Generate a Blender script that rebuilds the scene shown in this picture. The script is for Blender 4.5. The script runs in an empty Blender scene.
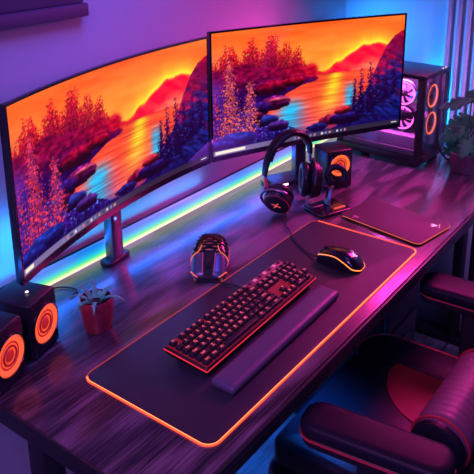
import bpy, bmesh, math, random
import numpy as np
from mathutils import Vector, Matrix, Quaternion
random.seed(7)
C = bpy.context.scene.collection
T = 0.74                       # desk top height; z below is measured from the desk top
PI = math.pi
V = Vector

# ------------------------------------------------------------------ helpers
def lin(r, g, b):
    f = lambda c: (c / 12.92 if c <= .04045 else ((c + .055) / 1.055) ** 2.4)
    return (f(r / 255), f(g / 255), f(b / 255), 1)

def mat(name, col, rough=.5, metal=0, emit=None, strength=1, coat=0, bump=0, bscale=200, spec=.5, trans=0, sheen=0, var=0):
    m = bpy.data.materials.new(name); m.use_nodes = True
    nt = m.node_tree; p = nt.nodes['Principled BSDF']
    p.inputs['Base Color'].default_value = (*col[:3], 1)
    p.inputs['Roughness'].default_value = rough
    p.inputs['Metallic'].default_value = metal
    p.inputs['Coat Weight'].default_value = coat
    p.inputs['Coat Roughness'].default_value = .15
    p.inputs['Specular IOR Level'].default_value = spec
    p.inputs['Transmission Weight'].default_value = trans
    p.inputs['Sheen Weight'].default_value = sheen
    if emit:
        p.inputs['Emission Color'].default_value = (*emit[:3], 1)
        p.inputs['Emission Strength'].default_value = strength
    if bump or var:
        tc = nt.nodes.new('ShaderNodeTexCoord'); n = nt.nodes.new('ShaderNodeTexNoise')
        n.inputs['Scale'].default_value = bscale; n.inputs['Detail'].default_value = 4
        nt.links.new(tc.outputs['Object'], n.inputs['Vector'])
        if bump:
            b = nt.nodes.new('ShaderNodeBump'); b.inputs['Strength'].default_value = bump
            b.inputs['Distance'].default_value = .002
            nt.links.new(n.outputs['Fac'], b.inputs['Height']); nt.links.new(b.outputs['Normal'], p.inputs['Normal'])
        if var:
            r = nt.nodes.new('ShaderNodeValToRGB')
            r.color_ramp.elements[0].position = .3; r.color_ramp.elements[1].position = .7
            r.color_ramp.elements[0].color = (*[c * (1 - var) for c in col[:3]], 1)
            r.color_ramp.elements[1].color = (*[min(1, c * (1 + var)) for c in col[:3]], 1)
            nt.links.new(n.outputs['Fac'], r.inputs['Fac']); nt.links.new(r.outputs['Color'], p.inputs['Base Color'])
    return m

def obj(name, bm, m, parent=None, smooth=True, sharp=40, loc=None):
    me = bpy.data.meshes.new(name)
    bmesh.ops.recalc_face_normals(bm, faces=bm.faces)
    bm.to_mesh(me); bm.free()
    o = bpy.data.objects.new(name, me); C.objects.link(o)
    if m: me.materials.append(m)
    if smooth:
        for p in me.polygons: p.use_smooth = True
        try: me.set_sharp_from_angle(angle=math.radians(sharp))
        except Exception: pass
    if parent is not None: o.parent = parent
    if loc is not None: o.location = loc
    return o

def tag(o, label=None, cat=None, group=None, kind=None):
    if label: o['label'] = label
    if cat: o['category'] = cat
    if group: o['group'] = group
    if kind: o['kind'] = kind
    return o

def thing(name, label, cat, loc=(0, 0, 0), rz=0, group=None):
    o = bpy.data.objects.new(name, None); C.objects.link(o)
    o.empty_display_size = .05
    o.location = (loc[0], loc[1], loc[2] + T); o.rotation_euler = (0, 0, rz)
    return tag(o, label, cat, group)

def struct(name, bm, m, label=None):
    o = obj(name, bm, m); o.location.z = T
    return tag(o, label, None, None, 'structure')

def box(bm, x0, x1, y0, y1, z0, z1, bev=0, seg=2):
    r = bmesh.ops.create_cube(bm, size=1)
    vs = r['verts']
    for v in vs:
        v.co = V(((x0 + x1) / 2 + v.co.x * (x1 - x0), (y0 + y1) / 2 + v.co.y * (y1 - y0), (z0 + z1) / 2 + v.co.z * (z1 - z0)))
    if bev:
        es = list({e for v in vs for e in v.link_edges})
        bmesh.ops.bevel(bm, geom=es, offset=bev, segments=seg, affect='EDGES', profile=.5)
    return bm

def bx(*a, **k): return box(bmesh.new(), *a, **k)

def loft(bm, rings, cap=True, closed=True):
    vs = [[bm.verts.new(p) for p in r] for r in rings]
    n = len(vs[0])
    for a, b in zip(vs, vs[1:]):
        for i in range(n if closed else n - 1):
            j = (i + 1) % n
            try: bm.faces.new((a[i], a[j], b[j], b[i]))
            except ValueError: pass
    if cap:
        bm.faces.new(vs[0][::-1]); bm.faces.new(vs[-1])
    return vs

def rrect(w, d, r, n=6):
    w, d = max(w, .0004), max(d, .0004)
    r = min(r, w / 2 - 1e-5, d / 2 - 1e-5)
    out = []
    for cx, cy, a0 in ((w / 2 - r, d / 2 - r, 0), (-w / 2 + r, d / 2 - r, PI / 2), (-w / 2 + r, -d / 2 + r, PI), (w / 2 - r, -d / 2 + r, 1.5 * PI)):
        for k in range(n + 1):
            a = a0 + PI / 2 * k / n
            out.append((cx + r * math.cos(a), cy + r * math.sin(a)))
    return out

def slab(w, d, r, prof, n=6, bm=None, c=(0, 0), fn=None):
    bm = bm or bmesh.new()
    rings = []
    for ins, z in prof:
        ring = [V((x + c[0], y + c[1], z)) for x, y in rrect(w - 2 * ins, d - 2 * ins, max(r - ins, .0006), n)]
        if fn: ring = [fn(p) for p in ring]
        rings.append(ring)
    loft(bm, rings)
    return bm

def rnd(z0, z1, e, n=4):
    """profile of a slab with rounded upper and lower rims"""
    lo = [(e * (1 - math.sin(PI / 2 * k / n)), z0 + e * (1 - math.cos(PI / 2 * k / n))) for k in range(n + 1)]
    hi = [(e * (1 - math.cos(PI / 2 * k / n)), z1 - e * (1 - math.sin(PI / 2 * k / n))) for k in range(n + 1)]
    return lo + hi

def catmull(pts, k=8, closed=False):
    P = [V(p) for p in pts]; n = len(P); out = []
    for i in range(n if closed else n - 1):
        if closed: a, b, c, d = P[i - 1], P[i], P[(i + 1) % n], P[(i + 2) % n]
        else: a, b, c, d = P[max(i - 1, 0)], P[i], P[i + 1], P[min(i + 2, n - 1)]
        for j in range(k):
            t = j / k
            out.append(.5 * ((2 * b) + (c - a) * t + (2 * a - 5 * b + 4 * c - d) * t * t + (3 * b - a - 3 * c + d) * t ** 3))
    if not closed: out.append(P[-1])
    return out

def tube(pts, r, bm=None, n=8, closed=False, flat=None, ref=None):
    """sweep of a circle (or an ellipse flat=(a,b) with a along ref) along pts"""
    bm = bm or bmesh.new()
    P = [V(p) for p in pts]; N = len(P)
    rad = r if callable(r) else (lambda t: r)
    t0 = (P[1] - P[0]).normalized()
    up = V(ref) if ref is not None else (V((0, 0, 1)) if abs(t0.z) < .9 else V((1, 0, 0)))
    u = (up - t0 * up.dot(t0)).normalized()
    rings = []
    for i in range(N):
        if closed: t = (P[(i + 1) % N] - P[i - 1]).normalized()
        else: t = (P[min(i + 1, N - 1)] - P[max(i - 1, 0)]).normalized()
        if ref is not None: u = V(ref)
        u = (u - t * u.dot(t)).normalized(); w = t.cross(u)
        k = rad(i / (N - 1)); a, b = (flat if flat else (1, 1))
        rings.append([P[i] + u * (math.cos(2 * PI * j / n) * k * a) + w * (math.sin(2 * PI * j / n) * k * b) for j in range(n)])
    if closed: rings.append(None)
    if closed:
        vs = [[bm.verts.new(p) for p in rg] for rg in rings[:-1]]
        for a in range(N):
            b = (a + 1) % N
            for j in range(n): bm.faces.new((vs[a][j], vs[a][(j + 1) % n], vs[b][(j + 1) % n], vs[b][j]))
    else: loft(bm, rings)
    return bm

def lathe(prof, n=32, bm=None, M=None):
    """revolve (r,z) about z"""
    bm = bm or bmesh.new()
    rings = []
    for r, z in prof:
        ring = [V((max(r, 1e-4) * math.cos(2 * PI * k / n), max(r, 1e-4) * math.sin(2 * PI * k / n), z)) for k in range(n)]
        rings.append([M @ p for p in ring] if M else ring)
    loft(bm, rings)
    return bm

def axis_matrix(c, z, x=None):
    z = V(z).normalized()
    x = V(x) if x else (V((0, 0, 1)) if abs(z.z) < .9 else V((1, 0, 0)))
    x = (x - z * x.dot(z)).normalized(); y = z.cross(x)
    return Matrix(((x.x, y.x, z.x, c[0]), (x.y, y.y, z.y, c[1]), (x.z, y.z, z.z, c[2]), (0, 0, 0, 1)))

def poly(pts2, z0, z1, bm=None, M=None):
    bm = bm or bmesh.new()
    f = (lambda p: M @ V(p)) if M else V
    loft(bm, [[f((x, y, z0)) for x, y in pts2], [f((x, y, z1)) for x, y in pts2]])
    return bm

# ------------------------------------------------------------------ materials
def wood_mat(name, dark, light, rough, sx, sy, seed=0, plank=None):
    m = bpy.data.materials.new(name); m.use_nodes = True
    nt = m.node_tree; N = nt.nodes.new; L = nt.links.new; p = nt.nodes['Principled BSDF']
    tc = N('ShaderNodeTexCoord'); mp = N('ShaderNodeMapping')
    mp.inputs['Scale'].default_value = (sx, sy, 1); mp.inputs['Location'].default_value = (seed, seed * .37, 0)
    L(tc.outputs['Object'], mp.inputs['Vector'])
    n1 = N('ShaderNodeTexNoise'); n1.inputs['Scale'].default_value = 1.0; n1.inputs['Detail'].default_value = 2
    n1.inputs['Distortion'].default_value = .4
    L(mp.outputs['Vector'], n1.inputs['Vector'])
    mul = N('ShaderNodeMath'); mul.operation = 'MULTIPLY'; mul.inputs[1].default_value = 22; L(n1.outputs['Fac'], mul.inputs[0])
    fr = N('ShaderNodeMath'); fr.operation = 'SINE'; L(mul.outputs[0], fr.inputs[0])
    mp2 = N('ShaderNodeMapping'); mp2.inputs['Scale'].default_value = (sx * 3, sy * 22, 1); L(tc.outputs['Object'], mp2.inputs['Vector'])
    n2 = N('ShaderNodeTexNoise'); n2.inputs['Scale'].default_value = 1.5; n2.inputs['Detail'].default_value = 5
    L(mp2.outputs['Vector'], n2.inputs['Vector'])
    a = N('ShaderNodeMath'); a.operation = 'MULTIPLY_ADD'; a.inputs[1].default_value = .22; L(fr.outputs[0], a.inputs[0]); L(n2.outputs['Fac'], a.inputs[2])
    r = N('ShaderNodeValToRGB'); r.color_ramp.elements[0].position = .25; r.color_ramp.elements[1].position = .78
    r.color_ramp.elements[0].color = (*dark, 1); r.color_ramp.elements[1].color = (*light, 1)
    L(a.outputs[0], r.inputs['Fac'])
    out = r.outputs['Color']
    if plank:
        br = N('ShaderNodeTexBrick'); br.inputs['Scale'].default_value = 1
        br.inputs['Brick Width'].default_value = plank[0]; br.inputs['Row Height'].default_value = plank[1]
        br.inputs['Mortar Size'].default_value = .004
        br.inputs['Color1'].default_value = (1, 1, 1, 1); br.inputs['Color2'].default_value = (.7, .7, .7, 1); br.inputs['Mortar'].default_value = (.12, .12, .12, 1)
        L(tc.outputs['Object'], br.inputs['Vector'])
        mx = N('ShaderNodeMix'); mx.data_type = 'RGBA'; mx.blend_type = 'MULTIPLY'; mx.inputs['Factor'].default_value = 1
        L(out, mx.inputs[6]); L(br.outputs['Color'], mx.inputs[7]); out = mx.outputs[2]
    L(out, p.inputs['Base Color'])
    if not plank: p.inputs['Coat Weight'].default_value = .35; p.inputs['Coat Roughness'].default_value = .13
    rr = N('ShaderNodeMapRange'); rr.inputs['To Min'].default_value = rough + .1; rr.inputs['To Max'].default_value = rough - .04
    L(a.outputs[0], rr.inputs['Value']); L(rr.outputs['Result'], p.inputs['Roughness'])
    b = N('ShaderNodeBump'); b.inputs['Strength'].default_value = .25; b.inputs['Distance'].default_value = .0012
    L(a.outputs[0], b.inputs['Height']); L(b.outputs['Normal'], p.inputs['Normal'])
    return m

M_desk = wood_mat('dark_walnut', (.020, .015, .022), (.18, .125, .165), .26, 2.2, 9)
M_floor = wood_mat('floor_boards', (.12, .13, .14), (.36, .37, .38), .45, 3, 2, 3, plank=(1.2, .14))
M_wall = mat('wall_paint', (.55, .53, .56), .55, bump=.15, bscale=60)
M_wallr = mat('wall_paint_pale', (.60, .60, .62), .5, bump=.12, bscale=60)
M_trim = mat('trim_paint', (.45, .43, .46), .45)
M_slat = mat('slat_lacquer', (.62, .62, .66), .4)
M_black = mat('black_plastic', (.012, .012, .016), .38, bump=.1, bscale=900)
M_gloss = mat('gloss_black', (.010, .010, .015), .16, coat=.4)
M_steel = mat('black_steel', (.016, .016, .022), .42)
M_metal = mat('dark_alloy', (.16, .16, .19), .32, metal=.85)
M_cloth = mat('mat_cloth', (.017, .018, .030), .52, bump=.25, bscale=2500, var=.15)
M_padcl = mat('pad_cloth', (.055, .030, .048), .55, bump=.25, bscale=2500)
M_rubber = mat('rubber', (.012, .012, .013), .8)
M_leather = mat('black_leather', (.010, .011, .018), .36, bump=.3, bscale=260, spec=.32)
M_armpad = mat('armrest_vinyl', (.013, .013, .024), .42, bump=.2, bscale=500, spec=.16)
M_red = mat('red_leather', (.22, .010, .014), .5, bump=.3, bscale=260)
M_redstr = mat('lumbar_leather', (.18, .095, .14), .40, bump=.25, bscale=260)
M_pipe = mat('red_piping', (.55, .03, .05), .45)
M_rest = mat('rest_leather', (.085, .08, .14), .42, bump=.15, bscale=900)
M_key = mat('keycap_plastic', (.018, .016, .020), .36, bump=.1, bscale=1500)
M_pot = mat('glazed_red_pot', (.22, .018, .036), .32, coat=.3, var=.2, bscale=40)
M_potp = mat('maroon_planter', (.10, .04, .07), .5)
M_soil = mat('soil', (.02, .014, .012), .9, bump=.8, bscale=250)
M_leaf = mat('monstera_leaf', (.012, .17, .06), .6, var=.4, bscale=30, spec=.12)
M_succ = mat('succulent_leaf', (.09, .5, .27), .5, spec=.2, var=.4, bscale=120)
M_stem = mat('plant_stem', (.05, .10, .04), .5)
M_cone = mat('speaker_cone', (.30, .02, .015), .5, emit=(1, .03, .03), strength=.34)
M_white = mat('white_print', (.75, .68, .75), .5)
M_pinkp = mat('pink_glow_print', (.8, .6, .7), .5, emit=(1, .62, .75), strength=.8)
def pane_mat(name, tint, gloss):
    m = bpy.data.materials.new(name); m.use_nodes = True; nt = m.node_tree; nt.nodes.remove(nt.nodes['Principled BSDF'])
    t = nt.nodes.new('ShaderNodeBsdfTransparent'); t.inputs['Color'].default_value = (*tint, 1)
    g = nt.nodes.new('ShaderNodeBsdfGlossy'); g.inputs['Roughness'].default_value = .05; g.inputs['Color'].default_value = (.9, .9, .95, 1)
    lw = nt.nodes.new('ShaderNodeLayerWeight'); lw.inputs['Blend'].default_value = .25
    f = nt.nodes.new('ShaderNodeMath'); f.operation = 'MULTIPLY_ADD'; f.inputs[1].default_value = gloss; f.inputs[2].default_value = .03
    nt.links.new(lw.outputs['Facing'], f.inputs[0])
    mx = nt.nodes.new('ShaderNodeMixShader')
    nt.links.new(f.outputs[0], mx.inputs[0]); nt.links.new(t.outputs[0], mx.inputs[1]); nt.links.new(g.outputs[0], mx.inputs[2])
    nt.links.new(mx.outputs[0], nt.nodes['Material Output'].inputs['Surface'])
    return m
M_glass = pane_mat('clear_glass', (.93, .92, .96), .25)
M_smoke = pane_mat('smoked_glass', (.70, .68, .75), .25)

def glow(name, col, s): return mat(name, (.02, .02, .02), .5, emit=col, strength=s)
G_orange = glow('orange_led', (1, .20, .035), 2.6)
G_edge = glow('mat_edge_led', (1, .075, .03), 1.7)
G_edgedim = glow('mat_edge_led_dim', (1, .10, .05), .32)
G_core = glow('mat_edge_core_led', (1, .30, .05), 3.0)
G_edge2 = glow('pad_edge_led', (1, .15, .05), .8)
G_ring = glow('speaker_ring_led', (1, .10, .035), 1.25)
G_ring3 = glow('speaker_ring_led_amber', (1, .13, .03), 1.3)
G_red = glow('key_led', (1, .03, .05), .85)
G_redlow = glow('key_plate_led', (1, .02, .04), .22)
G_leg = glow('legend_led', (1, .12, .16), 1.1)
G_legpink = glow('legend_pink_led', (1, .18, .45), .7)
G_legoff = glow('legend_hot_led', (1, .08, .05), 3.0)
G_magenta = glow('fan_led', (1, .12, .85), 2.6)
G_pinkfan = glow('fan_hub_led', (1, .45, .75), 1.6)
G_fan = glow('intake_led', (1, .16, .05), 3.0)
G_pinkline = glow('pink_led', (1, .08, .35), .42)
G_small = glow('status_led', (1, .55, .75), 3.0)

# ------------------------------------------------------------------ the room
YW, XW, ZF = .68, 1.69, -T
struct('floor', bx(-2.6, XW, -2.6, YW, ZF - .05, ZF), M_floor, 'wood board floor')
struct('wall_back', bx(-2.6, XW + .1, YW, YW + .1, ZF, 1.75), M_wall, 'wall behind the desk')
struct('wall_right', bx(XW, XW + .1, -2.6, YW, ZF, 1.75), M_wallr, 'wall at the right end of the desk')
def basebd(bm, x0, x1, y0, y1, ax):
    box(bm, x0, x1, y0, y1, ZF, ZF + .10, .004)
    if ax == 'x': box(bm, x0 + .006, x1, y0, y1, ZF + .10, ZF + .125, .004)
    else: box(bm, x0, x1, y0 + .006, y1, ZF + .10, ZF + .125, .004)
    return bm
struct('baseboard_right', basebd(bmesh.new(), XW - .018, XW, -2.5, YW - .02, 'x'), M_trim)
struct('baseboard_back', basebd(bmesh.new(), -2.5, XW - .02, YW - .018, YW, 'y'), M_trim)
# fluted cladding on the right wall: rounded vertical ribs
bm = bmesh.new()
y = .268
box(bm, XW - .006, XW, -1.0, y + .02, -.12, 1.74)
while y > -1.0:
    ring = [V((XW - .006 - .022 * math.sin(PI * k / 10), y + .013 * math.cos(PI * k / 10), 0)) for k in range(11)]
    loft(bm, [[p + V((0, 0, z)) for p in ring] for z in (-.12, 1.74)])
    y -= .0345
struct('trim_1', bm, M_slat, 'pale fluted vertical cladding on the right wall')

# ------------------------------------------------------------------ desk
DX0, DX1, DY0, DY1 = -.139, 1.655, -.035, .656
dk = thing('desk', 'long dark wood-grain desk with black edge carrying the monitors and keyboard', 'desk', (.76, .29, -T))
def dl(o): o.location = (-.76, -.29, T); return o
dl(obj('desktop', bx(DX0 + .006, DX1 - .006, DY0 + .004, DY1, -.028, 0, .0025), M_desk, dk))
bm = bx(DX0, DX0 + .0058, DY0, DY1, -.036, .0005, .002)
dl(obj('edge_band', bm, M_steel, dk)); dl(obj('edge_band', bx(DX0 + .0062, DX1, DY0 - .004, DY0 + .0035, -.034, -.001, .002), M_steel, dk))
dl(obj('edge_band', bx(DX1 - .0055, DX1, DY0 + .0062, DY1, -.034, .0005, .002), M_steel, dk))
dl(obj('apron', bx(DX0 + .05, DX1 - .05, .24, .29, -.075, -.0285, .004), M_steel, dk))
for (x0, x1, y0, y1) in ((DX0 + .005, DX0 + .05, .262, .305), (1.585, 1.635, .118, .15), (1.585, 1.635, .07, .09), (1.585, 1.635, .56, .60)):
    dl(obj('leg', bx(x0, x1, y0, y1, ZF + .03, -.029, .003), M_steel, dk))
dl(obj('foot_bar', bx(DX0 + .0, DX0 + .055, .0, .56, ZF, ZF + .029, .003), M_steel, dk))
dl(obj('foot_bar', bx(1.58, 1.64, .0, .61, ZF, ZF + .029, .003), M_steel, dk))

cb = thing('drawer_cabinet', 'dark drawer cabinet standing on the floor under the desk', 'cabinet', (1.02, .32, -T))
obj('body', bx(-.11, .11, -.205, .21, .012, .60, .004), M_steel, cb)
for k in range(3):
    d = obj('drawer', bx(-.105, .105, -.222, -.206, .03 + k * .19, .21 + k * .19, .003), M_steel, cb)
    obj('handle', bx(-.04, .04, -.230, -.2225, .15 + k * .19, .16 + k * .19, .002), M_metal, d)

# shelf on the wall, upper left
sh = thing('wall_shelf', 'dark shelf running along the wall above the left monitor', 'shelf', (.0, YW - .0, .605))
M_shelf = mat('plum_shelf', (.09, .05, .10), .6)
obj('board', bx(-1.4, .38, -.03, 0, .0, .03, .003), M_shelf, sh)
obj('upstand', bx(-1.4, .38, -.014, 0, .031, .30, .002), M_shelf, sh)

# ------------------------------------------------------------------ wallpaper picture for the screens
def vnoise(u, v, seed):
    rs = np.random.RandomState(seed); g = rs.rand(257, 257)
    ui = np.floor(u).astype(int); vi = np.floor(v).astype(int); fu = u - ui; fv = v - vi
    fu = fu * fu * (3 - 2 * fu); fv = fv * fv * (3 - 2 * fv)
    a = g[ui % 256, vi % 256]; b = g[(ui + 1) % 256, vi % 256]; c = g[ui % 256, (vi + 1) % 256]; d = g[(ui + 1) % 256, (vi + 1) % 256]
    return (a * (1 - fu) + b * fu) * (1 - fv) + (c * (1 - fu) + d * fu) * fv
def fbm(u, v, seed, o=4):
    s = 0; w = 0
    for k in range(o):
        s = s + vnoise(u * 2 ** k + 31 * k, v * 2 ** k + 17 * k, seed + k) * .5 ** k; w += .5 ** k
    return s / w
def sm(a, b, x):
    t = np.clip((x - a) / (b - a), 0, 1); return t * t * (3 - 2 * t)

def paint(nu, nv, left):
    rr = random.Random(11)
    u, v = np.meshgrid(np.linspace(0, 1, nu), np.linspace(0, 1, nv), indexing='ij')
    X = lambda c: np.array(c, float)[None, None, :]
    ex = lambda a: a[..., None]
    t = sm(.55, 1.0, v)
    img = X((255, 158, 64)) * ex(1 - t) + X((252, 108, 42)) * ex(t)
    img = img + ex(fbm(u * 5, v * 14, 3) - .5) * X((14, 44, 30))
    def over(mask, col):
        nonlocal img
        mk = np.clip(mask, 0, 1)[..., None]; img = img * (1 - mk) + col * mk
    over(sm(.26, -.03, u) * sm(.98, .5, v) * .75, X((186, 84, 130)))
    # mountain with its glowing ridge
    def pl(x, pts): return np.interp(x, [p[0] for p in pts], [p[1] for p in pts])
    ridge = pl(u, [(0, .55), (.50, .565), (.58, .585), (.66, .665), (.72, .735), (.79, .782), (.865, .785), (.91, .755), (1, .76)]) + (fbm(u * 30, u * 0 + 3, 5) - .5) * .035
    d = v - ridge
    over(np.exp(-np.clip(d, 0, 1) / .055) * sm(.52, .64, u) * sm(1.0, .9, u) * 1.0, X((255, 222, 56)))
    dep = np.clip(-d / .22, 0, 1)
    mc = X((250, 126, 44)) * ex(1 - sm(0, .12, dep)) + X((238, 44, 66)) * ex(sm(0, .12, dep))
    mc = mc + X((18, 34, 8)) * ex((fbm(u * 26 + v * 14, v * 22, 8) - .5) * 2) + X((16, 66, 26)) * ex(sm(.55, 1, dep))
    over(sm(.006, -.006, d) * sm(.46, .50, u), mc)
    over(np.exp(-np.abs(d + .004) / .008) * sm(.62, .70, u) * sm(.93, .88, u), X((255, 226, 84)))
    # far shore
    over(sm(.006, -.006, v - (.555 + .03 * fbm(u * 40, u * 0, 6) + .03 * sm(.58, .50, u))) * sm(.46, .48, u) * sm(.66, .60, u), X((206, 44, 54)))
    # water
    wl = .55
    dd = np.clip((wl - v) / wl, 0, 1)
    cen = pl(dd, [(0, .635), (.5, .60), (1, .53)])
    strk = fbm(u * 7 + v * 9, v * 80, 21, 3)
    g = np.exp(-((u - cen) / (.035 + .05 * dd)) ** 2) * (1 - .45 * dd)
    k = sm(.35, .95, dd)
    wc = X((248, 84, 56)) * ex(1 - k) + X((236, 62, 104)) * ex(k)
    wc = wc * ex(1 - g) + (X((255, 206, 52)) * ex(1 - sm(.2, .8, dd)) + X((255, 128, 78)) * ex(sm(.2, .8, dd))) * ex(g)
    bl = np.exp(-((u - (.425 - .06 * dd)) / (.045 + .05 * dd)) ** 2) * sm(.22, .5, dd) + .95 * np.exp(-((u - .715) / .03) ** 2) * sm(.1, .35, dd) * sm(.8, .5, dd)
    bl = np.clip(bl * (.55 + .8 * strk), 0, 1)
    wc = wc * ex(1 - bl) + X((46, 176, 232)) * ex(bl)
    over(sm(.004, -.004, v - wl), wc * ex(.62 + .75 * strk))
    def fir(x, b, h, w, c1, c2, sp=.0, seed=1, c3=(255, 120, 70), n=11):
        tt = (v - b) / h
        saw = (tt * n + .5 * vnoise(u * 60, v * 40, seed)) % 1
        hw = w * np.clip(1 - tt, 0, 1) ** .85 * (.50 + .5 * (1 - saw))
        jag = (vnoise(u * 230, v * 150, seed + 5) - .5) * w * .8
        mk = sm(.004, -.004, np.abs(u - x) - hw - jag) * (tt > 0) * (tt < 1.02)
        c = X(c1) * ex(1 - np.clip(tt, 0, 1)) + X(c2) * ex(np.clip(tt, 0, 1))
        c = c * ex(.55 + .9 * vnoise(u * 190, v * 130, seed + 9))
        if sp:
            s_ = ex(vnoise(u * 160, v * 110, seed + 3) > 1 - sp)
            c = np.where(s_, X(c3) * ex(.55 + .6 * vnoise(u * 90, v * 90, seed + 4)), c)
        over(mk, c)
    # forest on the left bank: a far row, then a nearer dark mass
    env = [(-.05, .74), (.03, .78), (.09, .92), (.13, .80), (.18, .93), (.215, .90), (.25, .82), (.30, .975), (.335, .86), (.37, .90), (.40, .76), (.43, .83), (.46, .68), (.50, .62), (.55, .58)]
    for q in range(52):
        x = -.03 + q * .0105 + rr.uniform(-.006, .006)
        top = float(np.interp(x, [p[0] for p in env], [p[1] for p in env])) + rr.uniform(-.09, .012)
        fir(x, .50, max(.08, top - .50), .040 + .014 * rr.random(), (56, 12, 64), (206, 34 + int(24 * rr.random()), 44), 0, 40 + q, n=12)
    bank = .63 + .05 * sm(.40, .10, u) + .06 * fbm(u * 22, u * 0 + 1, 9) - .16 * sm(.43, .56, u)
    bfl = pl(u, [(0, .2), (.2, .36), (.35, .42), (.45, .49), (.56, .535)])
    bc = X((50, 20, 88)) * ex(1 - sm(.44, .64, v)) + X((132, 22, 66)) * ex(sm(.44, .64, v))
    bc = bc + X((90, 10, -20)) * ex(sm(.25, .5, u) * sm(.5, .56, v) * fbm(u * 30, v * 30, 13))
    over(sm(.01, -.01, v - bank) * sm(-.004, .004, v - bfl + .02 * fbm(u * 40, v * 3, 31)) * sm(.57, .54, u), bc * ex(.45 + 1.05 * fbm(u * 50, v * 50, 12)))
    over(np.exp(-(((u - .50) / .035) ** 2 + ((v - .60) / .06) ** 2) ** 2) * 1.2, X((190, 28, 52)) * ex(.6 + .8 * fbm(u * 60, v * 60, 33)))
    over(sm(.12, -.02, u) * sm(.72, .5, v) * sm(.2, .4, v) * .75, X((92, 70, 196)))
    # near slope, lower left
    nf = pl(u, [(0, .40), (.10, .34), (.22, .30), (.30, .24), (.36, .16), (.42, .09), (.5, .05), (1, .03)]) + .05 * (fbm(u * 22, u * 0 + 7, 14) - .4)
    nc = X((24, 36, 108)) * ex(.15 + 1.5 * fbm(u * 70, v * 55, 15)) + X((60, 0, 30)) * ex(fbm(u * 9, v * 9, 16))
    nc = np.where(ex(vnoise(u * 130, v * 95, 17) > .84), X((98, 130, 232)), nc)
    over(sm(.004, -.004, v - nf), nc)
    def rk(x, y, a, b, c, s):
        m = sm(1.12, .9, ((u - x) / a) ** 2 + ((v - y) / b) ** 2 + (fbm(u * 40, v * 40, s) - .5) * .8)
        lit = sm(-.6, .8, (v - y) / b)
        over(m, X(c) * ex((.25 + .7 * lit) * (.45 + 1.1 * fbm(u * 55, v * 55, s + 1))))
    rk(.22, .50, .06, .05, (120, 30, 96), 48); rk(.30, .50, .085, .06, (176, 28, 70), 50); rk(.41, .52, .06, .04, (190, 30, 60), 52)
    rk(.31, .36, .085, .06, (150, 46, 130), 54); rk(.33, .385, .055, .02, (236, 92, 130), 55); rk(.24, .33, .05, .06, (70, 40, 130), 56)
    rk(.27, .22, .06, .05, (56, 70, 170), 58); rk(.33, .16, .06, .045, (96, 60, 150), 60); rk(.20, .27, .05, .05, (150, 40, 90), 61)
    c3 = (255, 76, 88) if left else (255, 118, 84)
    fir(.015, .10, .44, .06, (50, 40, 130), (130, 50, 120), .30, 79, (236, 70, 96))
    fir(.085, .15, .62, .070, (86, 40, 110), (170, 60, 100), .44, 70, c3, 16)
    fir(.185, .14, .44, .056, (64, 44, 120), (160, 60, 100), .42, 76, c3, 14)
    rk(.12, .10, .09, .07, (44, 66, 170), 66); rk(.04, .06, .08, .06, (40, 56, 150), 67)
    # right slope and its firs
    rs_ = pl(u, [(.6, .02), (.72, .16), (.80, .34), (.86, .56), (.91, .74), (.95, .82), (1.0, .86)]) + .05 * (fbm(u * 26, u * 0 + 2, 24) - .4)
    rc = X((30, 42, 116)) * ex(.15 + 1.5 * fbm(u * 56 + v * 34, v * 44, 25))
    wr_ = sm(.42, .66, fbm(u * 16 + v * 8, v * 14, 26)) * sm(.15, .5, v)
    rc = rc * ex(1 - .75 * wr_) + X((206, 34, 84)) * ex(.75 * wr_ * (.5 + .9 * fbm(u * 60, v * 60, 27)))
    hi_ = sm(.45, .80, v + .12 * (fbm(u * 18, v * 18, 91) - .5))
    rc = rc * ex(1 - hi_ * .8) + X((186, 26, 68)) * ex(hi_ * .8 * (.5 + .8 * fbm(u * 40, v * 40, 92)))
    over(sm(.006, -.006, v - rs_) * sm(.58, .64, u), rc)
    rk(.62, .13, .075, .05, (170, 44, 84), 62); rk(.70, .13, .09, .06, (60, 44, 130), 63); rk(.54, .085, .06, .035, (60, 56, 150), 64); rk(.68, .20, .05, .035, (226, 64, 76), 65)
    for x, b, h, w, s in ((.74, .17, .30, .030, 80), (.775, .15, .40, .036, 82), (.825, .14, .46, .042, 84), (.87, .20, .36, .036, 86), (.915, .24, .34, .032, 88), (.96, .28, .30, .03, 89)):
        fir(x, b, h, w, (18, 16, 62), (70, 18, 72), .12, s, (70, 90, 190), 13)
    over(sm(.13, .05, v + .03 * fbm(u * 30, u * 0, 29)) * .85, X((30, 26, 90)) * ex(.35 + 1.2 * fbm(u * 70, v * 70, 30)))
    # task bar with small square icons
    img = np.where(ex(v < .040), X((124, 112, 152)) * ex(1 - .55 * sm(.15, .7, u)), img)
    for q in range(14):
        c = (.42 if not left else .20) + q * .021
        img[(np.abs(u - c) < .005) & (np.abs(v - .021) < .010)] = ((120, 130, 190), (190, 130, 140), (70, 70, 110), (200, 190, 215))[q % 4]
    img[(u > .01) & (u < (.05 if left else .16)) & (v < .032) & (v > .012)] = (226, 216, 196)
    img[(u > .955) & (u < .985) & (np.abs(v - .021) < .004)] = (225, 220, 235)
    img = np.clip((img - 120) * 1.18 + 116, 0, 255) / 255
    return np.where(img <= .04045, img / 12.92, ((img + .055) / 1.055) ** 2.4)

def screen_mat(s):
    m = bpy.data.materials.new('lit_screen'); m.use_nodes = True; nt = m.node_tree; p = nt.nodes['Principled BSDF']
    a = nt.nodes.new('ShaderNodeVertexColor'); a.layer_name = 'picture'
    p.inputs['Base Color'].default_value = (.01, .01, .012, 1); p.inputs['Roughness'].default_value = .5; p.inputs['Specular IOR Level'].default_value = .15
    nt.links.new(a.outputs['Color'], p.inputs['Emission Color']); p.inputs['Emission Strength'].default_value = s
    return m
M_screen = screen_mat(1.1)

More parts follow.
